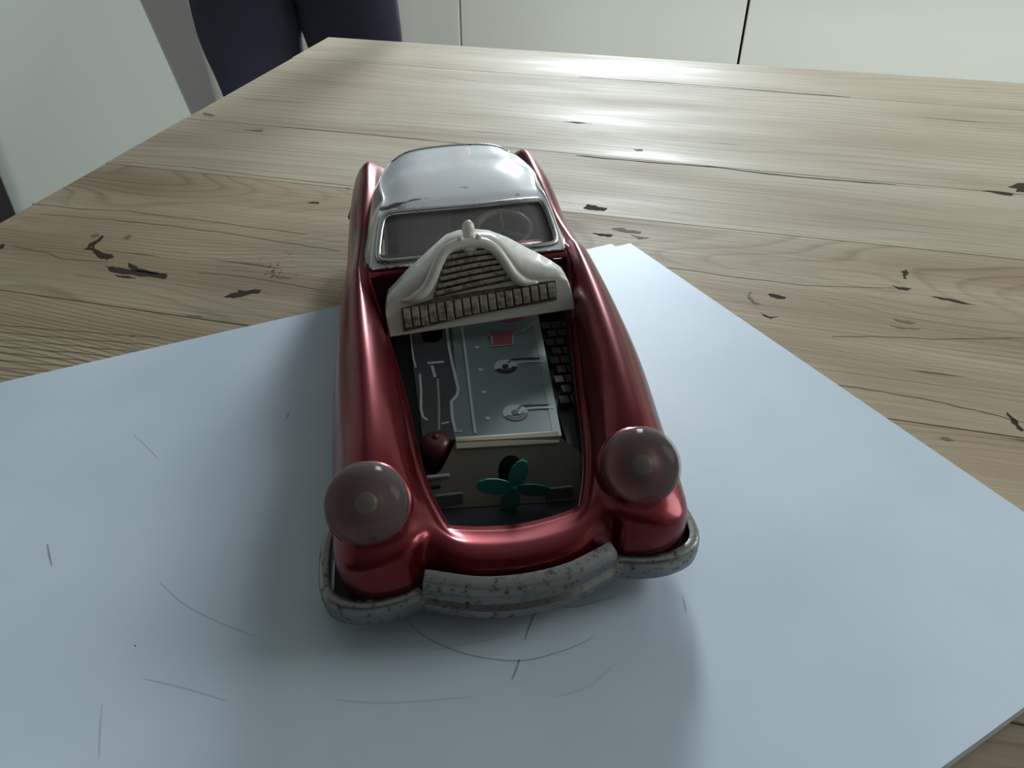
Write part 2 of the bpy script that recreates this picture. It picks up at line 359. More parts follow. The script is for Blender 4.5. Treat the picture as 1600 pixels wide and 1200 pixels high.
# ------------------------------------------------------------------ table
tab = thing('wooden_table', 'old pale wooden plank table with cracks and dark gouges', 'table', (TC.x, TC.y, TZ), RZ)
seams = [0, .084, .270, .367, .53, .66, .80, .95]
TL_ = 1.42
kinds = [0, 0, 0, 1, 2, 1, 0]
rr = random.Random(3)
for i in range(7):
    b0, b1 = seams[i], seams[i+1]; mb = MB(); n = 60; g = .00012
    top = []; 
    dl = rr.uniform(-.002, .002)
    for k in range(n+1):
        x = TL_*k/n + (dl if k == 0 else 0)
        e0 = -b0 - g - (abs(math.sin(k*1.7+i))*.00016 if i else 0); e1 = -b1 + g
        top.append((x, e0, e1))
    vs = []
    for x, e0, e1 in top: vs += [(x, e0, -.0004), (x, e0-.00025, 0), (x, e1+.00025, 0), (x, e1, -.0004), (x, e1, -.028), (x, e0, -.028)]
    fs = []
    for k in range(n):
        for j in range(6): fs.append((k*6+j, k*6+(j+1) % 6, (k+1)*6+(j+1) % 6, (k+1)*6+j))
    fs += [(0,1,2,3,4,5), tuple(n*6+j for j in range(6))]
    mb.add(vs, fs); mb.build('plank', WOOD[kinds[i]], tab)
for nm, a0, a1, b0, b1 in (('apron', .09, TL_-.09, .09, .112), ('apron', .09, TL_-.09, .838, .86), ('apron', .07, .092, .112, .838), ('apron', TL_-.092, TL_-.07, .112, .838)):
    rbox(nm, a0, a1, b0, b1, -.12, -.0285, M_apron, tab)
for a in (.06, TL_-.13):
    for b in (.08, .80): rbox('leg', a+.0, a+.07, b, b+.07, -TZ, -.0285, M_apron, tab, bevel=.004)
# dark gouges and splits in the top, each a sliver of its own
def inv_tab(p): d = Vector((p.x, p.y))-TC; return Vector((d.dot(EA), -d.dot(EB), 0))
def gouge(poly, name='gouge', m=M_gouge):
    P0 = [inv_tab(at(x, y)) for x, y in poly]; P = []
    for k in range(len(P0)):
        a, b = P0[k], P0[(k+1) % len(P0)]; l = (b-a).length; P.append(a)
        for t in (.33, .67): P.append(a.lerp(b, t)+Vector((rr.uniform(-1, 1), rr.uniform(-1, 1), 0))*min(.0007, l*.12))
    mb = MB(); mb.prism([(p.x, p.y, -.001) for p in P], (0, 0, .0011)); return mb.build(name, m, tab)
G = [[(165,416),(180,418),(200,421),(225,424),(248,428),(262,430),(258,436),(240,433),(215,431),(190,428),(172,424)],
     [(200,411),(206,413),(215,419),(232,423),(250,427),(262,427),(255,430),(235,428),(212,424),(204,419)],
     [(180,429),(195,431),(210,434),(212,436),(196,434),(184,433)],
     [(350,464),(360,459),(372,457),(372,453),(385,455),(398,452),(409,453),(405,458),(392,459),(380,463),(365,466)],
     [(130,390),(138,386),(140,380),(150,376),(160,368),(163,370),(155,378),(147,383),(146,388),(158,394),(176,398),(178,403),(166,406),(154,402),(148,396),(142,390)],
     [(141,368),(152,365),(156,368),(148,372)], [(193,371),(203,366),(207,369),(199,375)],
     [(480,317),(490,315),(499,316),(497,319),(487,318)], [(426,430),(440,431),(456,434),(450,436),(434,434)],
     [(911,325),(918,319),(930,321),(938,324),(949,325),(943,330),(932,329),(920,328)],
     [(925,364),(940,365),(958,367),(955,370),(938,369)], [(955,357),(970,356),(985,360),(1002,362),(1000,365),(982,364),(966,361)],
     [(985,366),(1000,370),(1015,371),(998,374)], [(1200,459),(1212,460),(1228,464),(1226,467),(1212,466),(1203,463)],
     [(1408,424),(1416,421),(1420,427),(1414,432),(1417,436),(1411,435),(1412,429)], [(1393,446),(1405,449),(1424,451),(1418,454),(1404,452)],
     [(1174,456),(1171,463),(1180,472),(1190,475),(1180,476),(1168,466)], [(1188,488),(1202,495),(1216,494),(1206,498),(1192,493)],
     [(1225,552),(1240,555),(1238,559),(1228,557)], [(1468,684),(1478,683),(1492,688),(1480,689)], [(1573,644),(1582,652),(1600,672),(1596,674),(1580,660)],
     [(1535,298),(1560,299),(1585,303),(1580,306),(1555,302)], [(1575,292),(1592,286),(1610,286),(1608,300),(1588,300),(1590,295)],
     [(380,202),(395,203),(412,203),(410,206),(395,205)], [(318,176),(328,178),(337,181),(330,182),(320,180)], [(290,491),(302,493),(318,495),(310,496),(296,494)],
     [(0,383),(6,381),(5,388),(0,390)], [(1455,463),(1490,468),(1525,477),(1500,474),(1470,468)], [(1395,497),(1432,505),(1420,506),(1398,500)], [(1390,508),(1415,512),(1438,514),(1412,514)],
     [(990,233),(1003,233),(1004,236),(994,236)], [(540,293),(547,294),(545,297)], [(880,190),(905,191),(925,193),(903,193)]]
for k, g in enumerate(G): gouge(g, m=M_crack if k in (5, 6, 8, 11, 12, 16, 19, 23, 24, 25, 28, 29, 30, 31, 33) else M_gouge)
def crack(pts, wpx):
    wpx = wpx if wpx > .001 else wpx*.8
    P = [at(x, y) for x, y in pts]; mb = MB()
    P = [inv_tab(p)+Vector((0, 0, -.0005)) for p in P]
    Q = []; W = []
    for i in range(len(P)-1):
        for k in range(4):
            t = k/4; Q.append(P[i].lerp(P[i+1], t)+Vector((0, rr.uniform(-.0004, .0004), 0))); W.append(rr.uniform(.6, 1.3)*wpx)
    Q.append(P[-1]); W.append(wpx*.3); W[0] = wpx*.3
    mb.strip(Q, W, (0, 0, 1), .0006); return mb.build('crack', M_gouge if wpx > .001 else M_crack, tab)
crack([(900,243),(960,249),(1060,257),(1125,262),(1200,272),(1300,281),(1400,289)], .0014)
crack([(905,120),(990,126),(1090,133),(1200,142),(1330,152)], .0012)
crack([(410,196),(500,203),(580,210),(650,217),(760,229)], .0008)
crack([(176,252),(230,256),(300,262),(420,276),(560,292)], .0007)
crack([(50,318),(120,326),(200,330),(300,343),(390,354),(480,366)], .0008)
crack([(60,334),(150,341),(240,350),(340,362),(440,378),(530,392)], .0008)
crack([(20,384),(70,394),(100,405),(170,409)], .0006)
crack([(310,426),(370,431),(440,442),(500,453)], .0006)
crack([(985,414),(1060,420),(1140,432),(1260,446),(1400,450)], .0005)
crack([(1240,590),(1300,600),(1380,612),(1440,622),(1520,640),(1600,660)], .0006)
crack([(1300,526),(1380,526),(1460,530),(1600,528)], .0007)
for k in range(9):                            # strong growth-ring ridges on the near left plank
    y0 = 508+k*11
    crack([(0, y0), (120, y0+10), (250-k*18, y0+19+k*.3)], .0005)
# ------------------------------------------------------------------ drawing pad
PZ = TZ + .0075
c1 = at(985,380,PZ); dA = (at(0,600,PZ)-c1).normalized(); dB = (at(1600,800,PZ)-c1).normalized()
near = at(1600,1105,PZ)
# corner where the right edge meets the near edge
s_near = (at(1470,1200,PZ)-near).normalized()
den = dB.x*(-s_near.y)-dB.y*(-s_near.x)
rx, ry = near.x-c1.x, near.y-c1.y
tB = (rx*(-s_near.y)-ry*(-s_near.x))/den
c2 = c1+dB*tB; c4_ = c1+dA*.40; c3 = c2+s_near*.40
pad = thing('drawing_pad', 'white drawing paper pad with faint pencil marks under the toy car', 'drawing pad', (0, 0, 0))
def sheet(name, cs, z0, z1, m, jit=0):
    n = 14; mb = MB(); ring = []
    for i in range(4):
        p, q = cs[i], cs[(i+1) % 4]
        for k in range(n): ring.append(p.lerp(q, k/n)+Vector((rr.uniform(-jit, jit), rr.uniform(-jit, jit), 0)))
    mb.prism([(p.x, p.y, z0) for p in ring], (0, 0, z1-z0)); return mb.build(name, m, pad)
def shift(cs, dx, dy, rot):
    R = Matrix.Rotation(rot, 3, 'Z'); c = sum(cs, Vector())/4
    return [c+R @ (p-c)+Vector((dx, dy, 0)) for p in cs]
cs = [c1, c4_, c3, c2]
sheet('backing_board', shift(cs, -.0005, .0005, 0), TZ+.0004, TZ+.0016, M_board)
us = shift(cs, 0, 0, 0)
sheet('paper_stack', us, TZ+.0016, PZ-.0003, M_paper)
sheet('under_sheet', [c1+Vector((-.0105,-.0005,0)), c4_+Vector((0,.0005,0)), c3, c2], PZ-.0003, PZ-.00015, M_paper)
sheet('top_sheet', cs, PZ-.00015, PZ, M_paper)
def pencil(pts, wd, m=M_pencil, name='pencil_line'):
    P = [at(x, y, PZ) for x, y in pts]; Q = []
    for i in range(len(P)-1):
        for k in range(5): Q.append(crom(P, i, k/5))
    Q.append(P[-1]); n = len(Q)
    MB().strip([q+Vector((0, 0, .00001)) for q in Q], [wd*(.35+.65*math.sin(math.pi*(i+.5)/n)) for i in range(n)], (0, 0, 1), .00003).build(name, m, pad)
def crom(P, i, t):
    p1, p2 = P[i], P[i+1]; p0 = P[i-1] if i else p1*2-p2; p3 = P[i+2] if i+2 < len(P) else p2*2-p1
    return .5*((2*p1)+(p2-p0)*t+(2*p0-5*p1+4*p2-p3)*t*t+(3*p1-p0-3*p2+p3)*t*t*t)
pencil([(620,955),(660,992),(715,1018),(770,1030),(820,1032),(870,1020),(910,1005),(928,994)], .0004)
pencil([(665,1018),(720,1008),(780,996)], .0003, M_pencil2)
pencil([(842,948),(832,966),(820,1000)], .0006); pencil([(812,1030),(806,1048),(800,1062)], .0006)
pencil([(860,945),(900,948),(965,930)], .0003)
pencil([(525,1093),(590,1098),(660,1095),(740,1088)], .0007, M_pencil2); pencil([(865,1090),(920,1072),(965,1035)], .0007, M_pencil2)
pencil([(74,850),(77,866),(81,884)], .0006); pencil([(160,1100),(157,1140),(155,1185)], .0006, M_pencil2)
pencil([(250,910),(290,945),(350,975),(405,996)], .0004, M_pencil2); pencil([(225,1060),(290,1075),(355,1095)], .0005, M_pencil2)
pencil([(210,680),(232,700),(246,715)], .0004, M_pencil2); pencil([(452,645),(446,656)], .0005)
pencil([(1066,930),(1070,945),(1072,958)], .0003)
MB().lathe([(.0003, 0), (0, .00004)], 8, Matrix.Translation(at(211,1009,PZ)+Vector((0,0,.00001)))).build('ink_speck', M_ink, pad)
# ------------------------------------------------------------------ crumbs
cr = [(430,420,3.2),(424,414,2.2),(436,412,2),(440,424,2),(418,425,2.4),(428,429,2.6),(455,395,1.6),(462,388,1.2),(449,391,1.4),(408,405,1.4),(412,432,1.2),(466,428,1.6),(458,404,1),(443,402,1),
      (175,508,1.8),(210,522,2.2),(445,500,1.8),(455,496,1.5),(415,515,1.3),(179,349,1.6),(143,388,1.6),(242,395,1),(270,348,.9),(305,339,1),(365,365,1)]
for k, (x, y, r) in enumerate(cr):
    p = at(x, y, TZ); s = r*.00042*(p.y/.6)
    rg = random.Random(k); mb = MB()
    mb.lathe([(0, -s*.8), (s*rg.uniform(.7,1), -s*.3), (s*rg.uniform(.8,1.2), s*.3), (0, s*.8)], 5)
    mb.v = [(v[0]*rg.uniform(.8,1.5), v[1]*rg.uniform(.7,1.2), v[2]) for v in mb.v]
    o = mb.build('crumb', M_cr if 'M_cr' in globals() else globals().setdefault('M_cr', mat('crumb_pale', srgb(205,172,135), .8)))
    o.location = p+Vector((0, 0, s*.8+.0003)); o.rotation_euler = (0, 0, rg.uniform(0, 6))
    tag(o, 'tiny pale crumb lying on the table left of the toy car', 'crumb', 'crumbs scattered on the table left of the toy car')
# ------------------------------------------------------------------ toy car (local axes in cm: u right, v to the rear, z up)
CA = math.radians(9.0); CO = Vector((.0040, .1445, PZ))
car = thing('toy_car', 'red metallic tin toy car with white roof and open engine bay', 'toy car', CO, CA)
def carloc(p):                                # world -> car local, in cm
    d = p-CO; return Vector((d.x*math.cos(CA)+d.y*math.sin(CA), -d.x*math.sin(CA)+d.y*math.cos(CA), d.z))/CM
def cat_(px, py, z): return carloc(at(px, py, PZ+z*CM))
def net(ctrl, su, sv, keep, tfn=None):
    """bicubic Catmull-Rom surface through a control net; keep(i, j) says whether cell i, j is built"""
    R, Cn = len(ctrl), len(ctrl[0]); mb = MB()
    rows = []
    for i in range(R-1):
        for k in range(su if i < R-2 else su+1): rows.append((i, k/su))
    cols = []
    for j in range(Cn-1):
        for k in range(sv if j < Cn-2 else sv+1): cols.append((j, k/sv))
    def P(i, j): return Vector(ctrl[i][j])
    pts = []
    for i, t in rows:
        line = []
        for j in range(Cn): line.append(crom([P(q, j) for q in range(R)], i, t))
        for j, s in cols: pts.append(crom(line, j, s))
    nc = len(cols); fs = []
    for a in range(len(rows)-1):
        for b in range(nc-1):
            if keep(rows[a][0], cols[b][0]): fs.append((a*nc+b, a*nc+b+1, (a+1)*nc+b+1, (a+1)*nc+b))
    mb.add(pts, fs); return mb, pts, nc, su, sv
def mirror_rows(half):                        # half rows: c0 (u=0) outwards -> full row
    out = []
    for r in half: out.append([(-u, v, z) for (u, v, z) in reversed(r[1:])]+[tuple(p) for p in r])
    return out
body_half = [
 [(0,-.35,1.0),(1.6,-.2,1.0),(2.6,.25,1.0),(3.2,.1,1.0),(4.2,.0,1.0),(4.85,.35,1.0),(5.0,.9,1.0),(5.0,1.3,1.0)],
 [(0,-.62,1.7),(1.6,-.42,1.7),(2.6,.15,1.7),(3.2,-.15,1.7),(4.2,-.25,1.7),(4.95,.15,1.7),(5.2,.9,1.6),(5.05,1.5,1.0)],
 [(0,-.38,2.38),(1.6,-.15,2.4),(2.6,.4,2.4),(3.2,.0,2.4),(4.2,-.15,2.5),(4.98,.25,2.4),(5.3,1.2,2.1),(5.1,2.0,1.0)],
 [(0,.1,2.56),(1.5,.3,2.6),(2.45,.8,2.75),(3.1,.35,3.0),(4.15,.1,2.85),(4.95,.65,2.7),(5.32,1.8,2.3),(5.15,2.7,1.1)],
 [(0,.95,2.45),(1.95,1.25,2.5),(2.5,1.6,2.8),(3.05,1.4,3.1),(4.1,1.2,3.3),(5.0,1.6,2.95),(5.38,2.6,2.4),(5.2,3.5,2.3)],
 [(0,3.4,2.6),(2.55,3.4,2.6),(2.85,3.4,3.0),(3.3,3.3,3.75),(4.2,3.2,4.1),(5.0,3.4,3.4),(5.4,4.2,2.6),(5.25,5.0,2.6)],
 [(0,7,2.9),(3.0,7,2.9),(3.25,7,3.4),(3.65,7,4.15),(4.35,7,4.5),(5.15,7,3.8),(5.5,7,2.6),(5.25,7.2,1.2)],
 [(0,10.5,3.3),(3.5,10.5,3.4),(3.65,10.5,3.8),(3.95,10.5,4.35),(4.5,10.5,4.6),(5.15,10.5,4.0),(5.45,10.5,2.7),(5.2,10.5,1.0)],
 [(0,13.3,4.55),(4.0,13.5,4.3),(4.1,13.6,4.4),(4.25,13.7,4.5),(4.55,13.7,4.6),(5.05,13.7,4.1),(5.35,13.7,2.7),(5.15,13.7,1.0)],
 [(0,14.4,4.75),(3.6,14.9,4.5),(3.95,15,4.35),(4.2,15,4.35),(4.5,15,4.45),(4.95,15,4.0),(5.25,15,2.8),(5.1,15,1.0)],
 [(0,17.5,4.5),(3.4,17.5,4.3),(3.7,17.5,4.2),(4.0,17.5,4.3),(4.4,17.5,4.4),(4.85,17.5,3.9),(5.15,17.5,2.8),(5.0,17.5,1.0)],
 [(0,21,4.5),(3.1,21,4.4),(3.4,21,4.45),(3.75,21,4.85),(4.2,21,4.95),(4.75,21,4.4),(5.1,21,3.0),(5.0,21,2.6)],
 [(0,24,4.3),(2.6,24,4.2),(3.2,24,4.3),(3.65,24,4.7),(4.1,24,4.9),(4.65,24,4.2),(5.0,24,2.8),(4.9,23.8,1.1)],
 [(0,26.3,3.7),(2.6,26.2,3.7),(3.1,26.2,3.7),(3.6,26,3.9),(4.0,26,4.0),(4.5,25.8,3.6),(4.8,25.5,2.6),(4.7,25,1.0)],
 [(0,27.3,2.6),(2.6,27.2,2.6),(3.1,27.1,2.6),(3.6,27,2.7),(4.0,26.8,2.7),(4.4,26.4,2.4),(4.6,25.9,1.9),(4.5,25.4,1.0)],
 [(0,27.1,1.0),(2.6,27.0,1.0),(3.1,26.9,1.0),(3.6,26.8,1.0),(4.0,26.6,1.0),(4.3,26.3,1.0),(4.4,25.9,1.0),(4.4,25.5,1.0)],
]
NC = 7
def keep_body(i, j):
    mid = j in (NC-1, NC)
    if mid and 4 <= i < 8: return False       # engine bay
    if mid and 9 <= i < 11: return False      # cabin floor opening
    return True
def skew(u, v):                               # the pressed tin body is slightly out of true
    q = max(0, min(1, (v-8)/5)); return q*(.075*u-.30)
ctrl_b = [[(u-.12*max(0, 1-v/8), v+.045*u*max(0, 1-max(v, 0)/8)+skew(u, v), z) for u, v, z in r] for r in mirror_rows(body_half)]
mb, bpts, bnc, bsu, bsv = net(ctrl_b, 6, 6, keep_body)
body = mb.build('body', M_red, car, smooth=True, scale=CM, solid=.0005)
# rolled lip and inner walls of the bay
def bcol(i0, i1, j): return [bpts[a*bnc+j*bsv] for a in range(i0*bsu, i1*bsu+1)]
def brow(i, j0, j1): return [bpts[i*bsu*bnc+b] for b in range(j0*bsv, j1*bsv+1)]
loop = bcol(4, 8, NC-1)+brow(8, NC-1, NC+1)[1:]+list(reversed(bcol(4, 8, NC+1)))[1:]+list(reversed(brow(4, NC-1, NC+1)))[1:-1]
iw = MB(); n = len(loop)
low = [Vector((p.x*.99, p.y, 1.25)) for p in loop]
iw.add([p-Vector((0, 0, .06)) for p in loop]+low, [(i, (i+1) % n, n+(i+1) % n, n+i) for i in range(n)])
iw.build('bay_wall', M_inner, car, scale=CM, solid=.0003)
# chassis, with an added dark apron filling the gap behind the bumper
MB().prism([(-5.0,3.2,1.0),(-5.5,1.5,1.0),(-5.5,.0,1.0),(-4.9,-.35,1.0),(-3.2,-.25,1.0),(0,-.75,1.0),(3.0,-.15,1.0),(4.7,-.2,1.0),(5.3,.2,1.0),(5.4,1.6,1.0),(5.0,3.2,1.0),(3.3,3.3,1.0),(3.3,6.9,1.0),(4.8,7,1.0),(4.8,19,1.0),(3.3,19.1,1.0),(3.3,22.9,1.0),(4.4,23,1.0),(4.2,26.2,1.0),(-4.2,26.2,1.0),(-4.4,23,1.0),(-3.3,22.9,1.0),(-3.3,19.1,1.0),(-4.8,19,1.0),(-4.8,7,1.0),(-3.3,6.9,1.0),(-3.3,3.3,1.0)], (0,0,.15)).build('chassis', M_dk, car, scale=CM)
for u in (-4.35, 4.35):
    for v in (5.1, 21.0):
        M = Matrix.Translation((u, v, 1.55)) @ Matrix.Rotation(math.pi/2, 4, 'Y')
        wh = MB().lathe([(.9, -.45), (1.4, -.5), (1.55, -.3), (1.55, .3), (1.4, .5), (.9, .45), (.9, -.45)], 28, M).build('wheel', M_rubber, car, smooth=True, scale=CM)
        MB().lathe([(0, -.4), (.95, -.38), (.95, .38), (.5, .5), (0, .52)], 20, M).build('hubcap', M_chrome, wh, smooth=True, scale=CM)
# --- cabin shell, white, with frames and panes
cab_half = [
 [(0,13.85,4.7),(2.2,13.95,4.65),(3.65,14.3,4.5),(3.95,14.6,4.4),(4.12,14.8,4.25)],
 [(0,14.15,4.85),(2.35,14.2,4.8),(3.7,14.5,4.65),(3.9,15.0,4.5),(4.1,15.4,4.25)],
 [(0,15.45,6.3),(2.1,15.55,6.28),(3.32,15.85,6.08),(3.65,16.4,5.3),(4.0,16.9,4.25)],
 [(0,16.3,6.75),(2.0,16.4,6.68),(3.1,16.7,6.4),(3.65,17.1,5.45),(3.95,17.4,4.25)],
 [(0,18.2,7.0),(2.1,18.2,6.9),(3.2,18.2,6.4),(3.6,18.4,5.5),(3.9,18.6,4.25)],
 [(0,20.2,6.75),(2.0,20.1,6.65),(3.1,20,6.15),(3.5,20,5.45),(3.75,20,4.3)],
 [(0,22.0,6.5),(1.8,21.9,6.4),(2.75,21.6,6.0),(3.3,21.4,5.2),(3.5,21.3,4.4)],
 [(0,23.3,5.4),(1.8,23.2,5.35),(2.7,22.9,5.1),(3.05,22.6,4.75),(3.2,22.4,4.4)],
 [(0,24.1,4.35),(1.8,24.0,4.35),(2.6,23.6,4.3),(2.9,23.3,4.3),(3.0,23.1,4.3)],
]
def split(half):                              # put an extra control column at 86% between t1 and t2 as the pillar line
    out = []
    for r in half:
        a, b = Vector(r[1]), Vector(r[2]); out.append([r[0], r[1], tuple(a.lerp(b, .88)), tuple(a.lerp(b, 1.06)), r[3], r[4]])
    return out
cabc = [[(u*1.05, v+skew(u*1.05, v)-.25-.2*max(0, 1-abs(v-14.3)), 4.25+(z-4.25)*.90 if z > 4.25 else z) for u, v, z in r] for r in mirror_rows(split(cab_half))]; KC = 5
def holes(i, j):
    c = j-KC if j >= KC else KC-1-j
    if i == 1 and c < 2: return 'windshield'
    if i == 6 and c < 2: return 'rear_window'
    if i in (3, 4) and c == 3: return 'side_l' if j < KC else 'side_r'
    return None
mb, cpts, cnc, csu, csv = net(cabc, 6, 5, lambda i, j: holes(i, j) is None)
roof = mb.build('cabin_roof', M_white, car, smooth=True, scale=CM, solid=.0006)
tag(roof, 'white enamel roof with worn spots')
for nm in ('windshield', 'rear_window', 'side_l', 'side_r'):
    pm, pp, _, _, _ = net(cabc, 4, 4, lambda i, j: holes(i, j) == nm)
    used = sorted({i for f in pm.f for i in f}); mp = {k: q for q, k in enumerate(used)}
    pm.v = [Vector(pm.v[k])*1.0+Vector((0, .06, -.06)) for k in used]; pm.f = [tuple(mp[i] for i in f) for f in pm.f]
    pm.build({'windshield': 'windshield', 'rear_window': 'rear_window'}.get(nm, 'side_window'), M_pane, car, smooth=True, scale=CM)
def ccol(i0, i1, j): return [cpts[a*cnc+j*csv] for a in range(i0*csu, i1*csu+1)]
def crow(i, j0, j1): return [cpts[i*csu*cnc+b] for b in range(j0*csv, j1*csv+1)]
def hole_loop(i0, i1, j0, j1): return crow(i0, j0, j1)+ccol(i0, i1, j1)[1:]+list(reversed(crow(i1, j0, j1)))[1:]+list(reversed(ccol(i0, i1, j0)))[1:-1]
wl = hole_loop(1, 2, KC-2, KC+2)
for it in range(3): wl = [(wl[i-1]+wl[i]*2+wl[(i+1) % len(wl)])/4 for i in range(len(wl))]
MB().tube([p+Vector((0, -.03, .05)) for p in wl], .13, 8, True).build('windshield_frame', M_trim, car, smooth=True, scale=CM)
rl = hole_loop(6, 7, KC-2, KC+2)
MB().tube(rl, .08, 8, True).build('rear_window_frame', M_trim, car, smooth=True, scale=CM)
# --- cabin interior
tub = MB(); tub.box((0, 18.2, 2.3), (6.6, 7.6, .1)); tub.box((-3.35, 18.2, 3.3), (.1, 7.6, 2.0)); tub.box((3.35, 18.2, 3.3), (.1, 7.6, 2.0)); tub.box((0, 22.0, 3.3), (6.6, .1, 2.0)); tub.box((0, 14.4, 3.2), (6.6, .1, 1.9))
tub.build('cabin_floor', M_floorin, car, scale=CM)
for u, w_ in ((-1.6, 2.6), (1.6, 2.6)):
    sb = MB()
    sb.prism([(u-w_/2, 18.2, 2.4), (u-w_/2, 18.6, 2.4), (u-w_/2*.85, 19.6, 5.1), (u-w_/2*.85, 19.1, 5.2), (u-w_/2, 18.3, 3.2), (u-w_/2, 16.4, 3.3), (u-w_/2, 16.3, 2.4)], (w_*.95, 0, 0))
    sb.build('seat', M_seat if u > 0 else M_floorin, car, scale=CM, bevel=.001)
st = MB(); Mst = Matrix.Translation((1.75, 16.2, 4.35)) @ Matrix.Rotation(math.radians(14), 4, 'X')
st.tube([Mst @ Vector((1.2*math.cos(t*math.pi/14), 1.2*math.sin(t*math.pi/14), 0)) for t in range(28)], .17, 8, True)
for k in range(3):
    a = math.radians(90+120*k); st.tube([Mst @ Vector((0, 0, -.1)), Mst @ Vector((1.1*math.cos(a), 1.1*math.sin(a), 0))], .08, 6)
sw = st.build('steering_wheel', M_wheelc, car, smooth=True, scale=CM)
MB().tube([Mst @ Vector((0, 0, -.1)), (1.75, 14.6, 3.4)], .12, 8).build('steering_column', M_dk, sw, smooth=True, scale=CM)
# --- headlights
for sgn, cu, cv in ((-1, -4.28, 1.30), (1, 3.72, 1.62)):
    ax = Vector((sgn*.05, -.62, .80)).normalized()
    q = ax.to_track_quat('Z', 'Y').to_matrix().to_4x4(); Mh = Matrix.Translation((cu, cv, 3.60)) @ q @ Matrix.Scale(1.06, 4)
    prof = [(1.10, -.25), (1.12, 0)]+[(1.12*math.cos(t*math.pi/20)**.8, .92*math.sin(t*math.pi/20)) for t in range(1, 10)]+[(0, .92)]
    lens = MB().lathe(prof, 40, Mh).build('headlight', M_lens, car, smooth=True, scale=CM, solid=.0006)
    tag(lens, 'clear domed plastic headlight')
    MB().lathe([(1.08, .10), (1.0, .12), (.95, .08), (.7, .10), (.45, .08), (.42, .14), (0, .14)], 30, Mh).build('reflector', M_reflector, lens, smooth=True, scale=CM)
    MB().lathe([(.3, .12), (.3, .2), (.2, .3), (0, .26)], 20, Mh).build('bulb', M_bulb, lens, smooth=True, scale=CM)
    MB().lathe([(.95, -1.0), (1.18, -.6), (1.18, -.26), (1.08, -.2)], 36, Mh).build('headlight_rim', M_red, car, smooth=True, scale=CM)
# --- bumper swept round the nose
half = [(5.3,2.6),(5.46,2.0),(5.52,1.2),(5.5,.5),(5.3,.0),(4.85,-.3),(4.2,-.42),(3.5,-.36),(3.0,-.22),(2.7,-.25),(2.2,-.45),(1.2,-.8),(0,-.92)]
path = [Vector((-u, v, 0)) for u, v in half]+[Vector((u, v, 0)) for u, v in reversed(half[:-1])]
ps = []
for i in range(len(path)-1):
    for k in range(8): ps.append(crom(path, i, k/8))
ps.append(path[-1])
_rb = Matrix.Rotation(math.radians(2.6), 3, 'Z'); ps = [_rb @ p+Vector((-.15, .02, 0)) for p in ps]
so = [(-.10,.80),(.08,.80),(.17,.92),(.19,1.12),(.19,1.34),(.18,1.52),(.12,1.62),(.02,1.66),(-.14,1.64)]
sc = [(-.10,.80),(.08,.80),(.24,.98),(.25,1.28),(.12,1.44),(.12,1.80),(.25,1.95),(.20,2.22),(-.14,2.34)]
rows = []
for i, p in enumerate(ps):
    d = (ps[min(i+1, len(ps)-1)]-ps[max(i-1, 0)]).normalized(); nrm = Vector((d.y, -d.x, 0))
    k = max(0, min(1, (2.85-abs(p.x+.18))/.14)) if p.y < 1 else 0; k = k*k*(3-2*k)
    rows.append([p+nrm*(a0*(1-k)+b0*k)+Vector((0, 0, a1*(1-k)+b1*k)) for (a0, a1), (b0, b1) in zip(so, sc)])
bm_ = MB(); m_ = len(so); vs = [v for r in rows for v in r]; fs = []
for i in range(len(rows)-1):
    for j in range(m_): fs.append((i*m_+j, i*m_+(j+1) % m_, (i+1)*m_+(j+1) % m_, (i+1)*m_+j))
fs += [tuple(range(m_)), tuple((len(rows)-1)*m_+j for j in range(m_))]
bm_.add(vs, fs); bmp = bm_.build('front_bumper', M_chrome, car, smooth=False, scale=CM, bevel=.0002)
tag(bmp, 'worn chrome bumper with rust flecks')
bmp.data.polygons.foreach_set('use_smooth', [True]*len(bmp.data.polygons))
for u in (-2.2, 2.2): MB().box((u, -.12, 1.25), (.4, .5, .15)).build('bumper_bracket', M_dk, car, scale=CM)
rb = MB(); rb.tube([(-5.1,24.5,1.6),(-4.9,26.6,1.6),(-3.5,27.5,1.6),(0,27.8,1.6),(3.5,27.5,1.6),(4.9,26.6,1.6),(5.1,24.5,1.6)], .3, 8)
rb.build('rear_bumper', M_chrome, car, smooth=True, scale=CM)
# --- engine
ZB = 2.75                                     # block top height
tl, tr, br_, bl = cat_(640,520,ZB), cat_(836,500,ZB), cat_(870,682,ZB), cat_(660,690,ZB)
tl = tl+(tl-bl)*.25; tr = tr+(tr-br_)*.25
eb = MB(); eb.prism([(p.x, p.y, 1.3) for p in (tl, tr, br_, bl)], (0, 0, ZB-1.3))
blk = eb.build('engine_block', M_litho, car, scale=CM, bevel=.0012)
def printed(poly, m, name, dz=.012, z=ZB):
    P = [cat_(x, y, z) for x, y in poly]; return MB().prism([(p.x, p.y, z+dz-.02) for p in P], (0, 0, .025)).build(name, m, blk, scale=CM)
def line(pts, wd, m=M_pw, dz=.02, name='printed_line', z=ZB):
    P = [cat_(x, y, z) for x, y in pts]
    return MB().strip([(p.x, p.y, z+dz-.03) for p in P], wd, (0, 0, 1), .035).build(name, m, blk, scale=CM)
printed([(640,505),(705,498),(710,560),(716,610),(704,625),(706,660),(712,688),(668,688),(655,640),(645,570)], M_dk, 'printed_dark_panel')
line([(698,512),(702,545),(707,570),(716,608),(714,618),(705,628),(707,655),(712,675),(722,674)], .10)
line([(722,512),(727,550),(733,600),(739,650),(743,678)], .09)
line([(641,520),(646,560),(650,575)], .06); line([(656,585),(658,610),(658,640),(661,652),(668,657)], .08)
line([(668,568),(694,566)], .12); line([(675,572),(680,590)], .1); line([(684,592),(686,630),(686,672)], .08, M_litho2)
line([(690,663),(702,660)], .07)
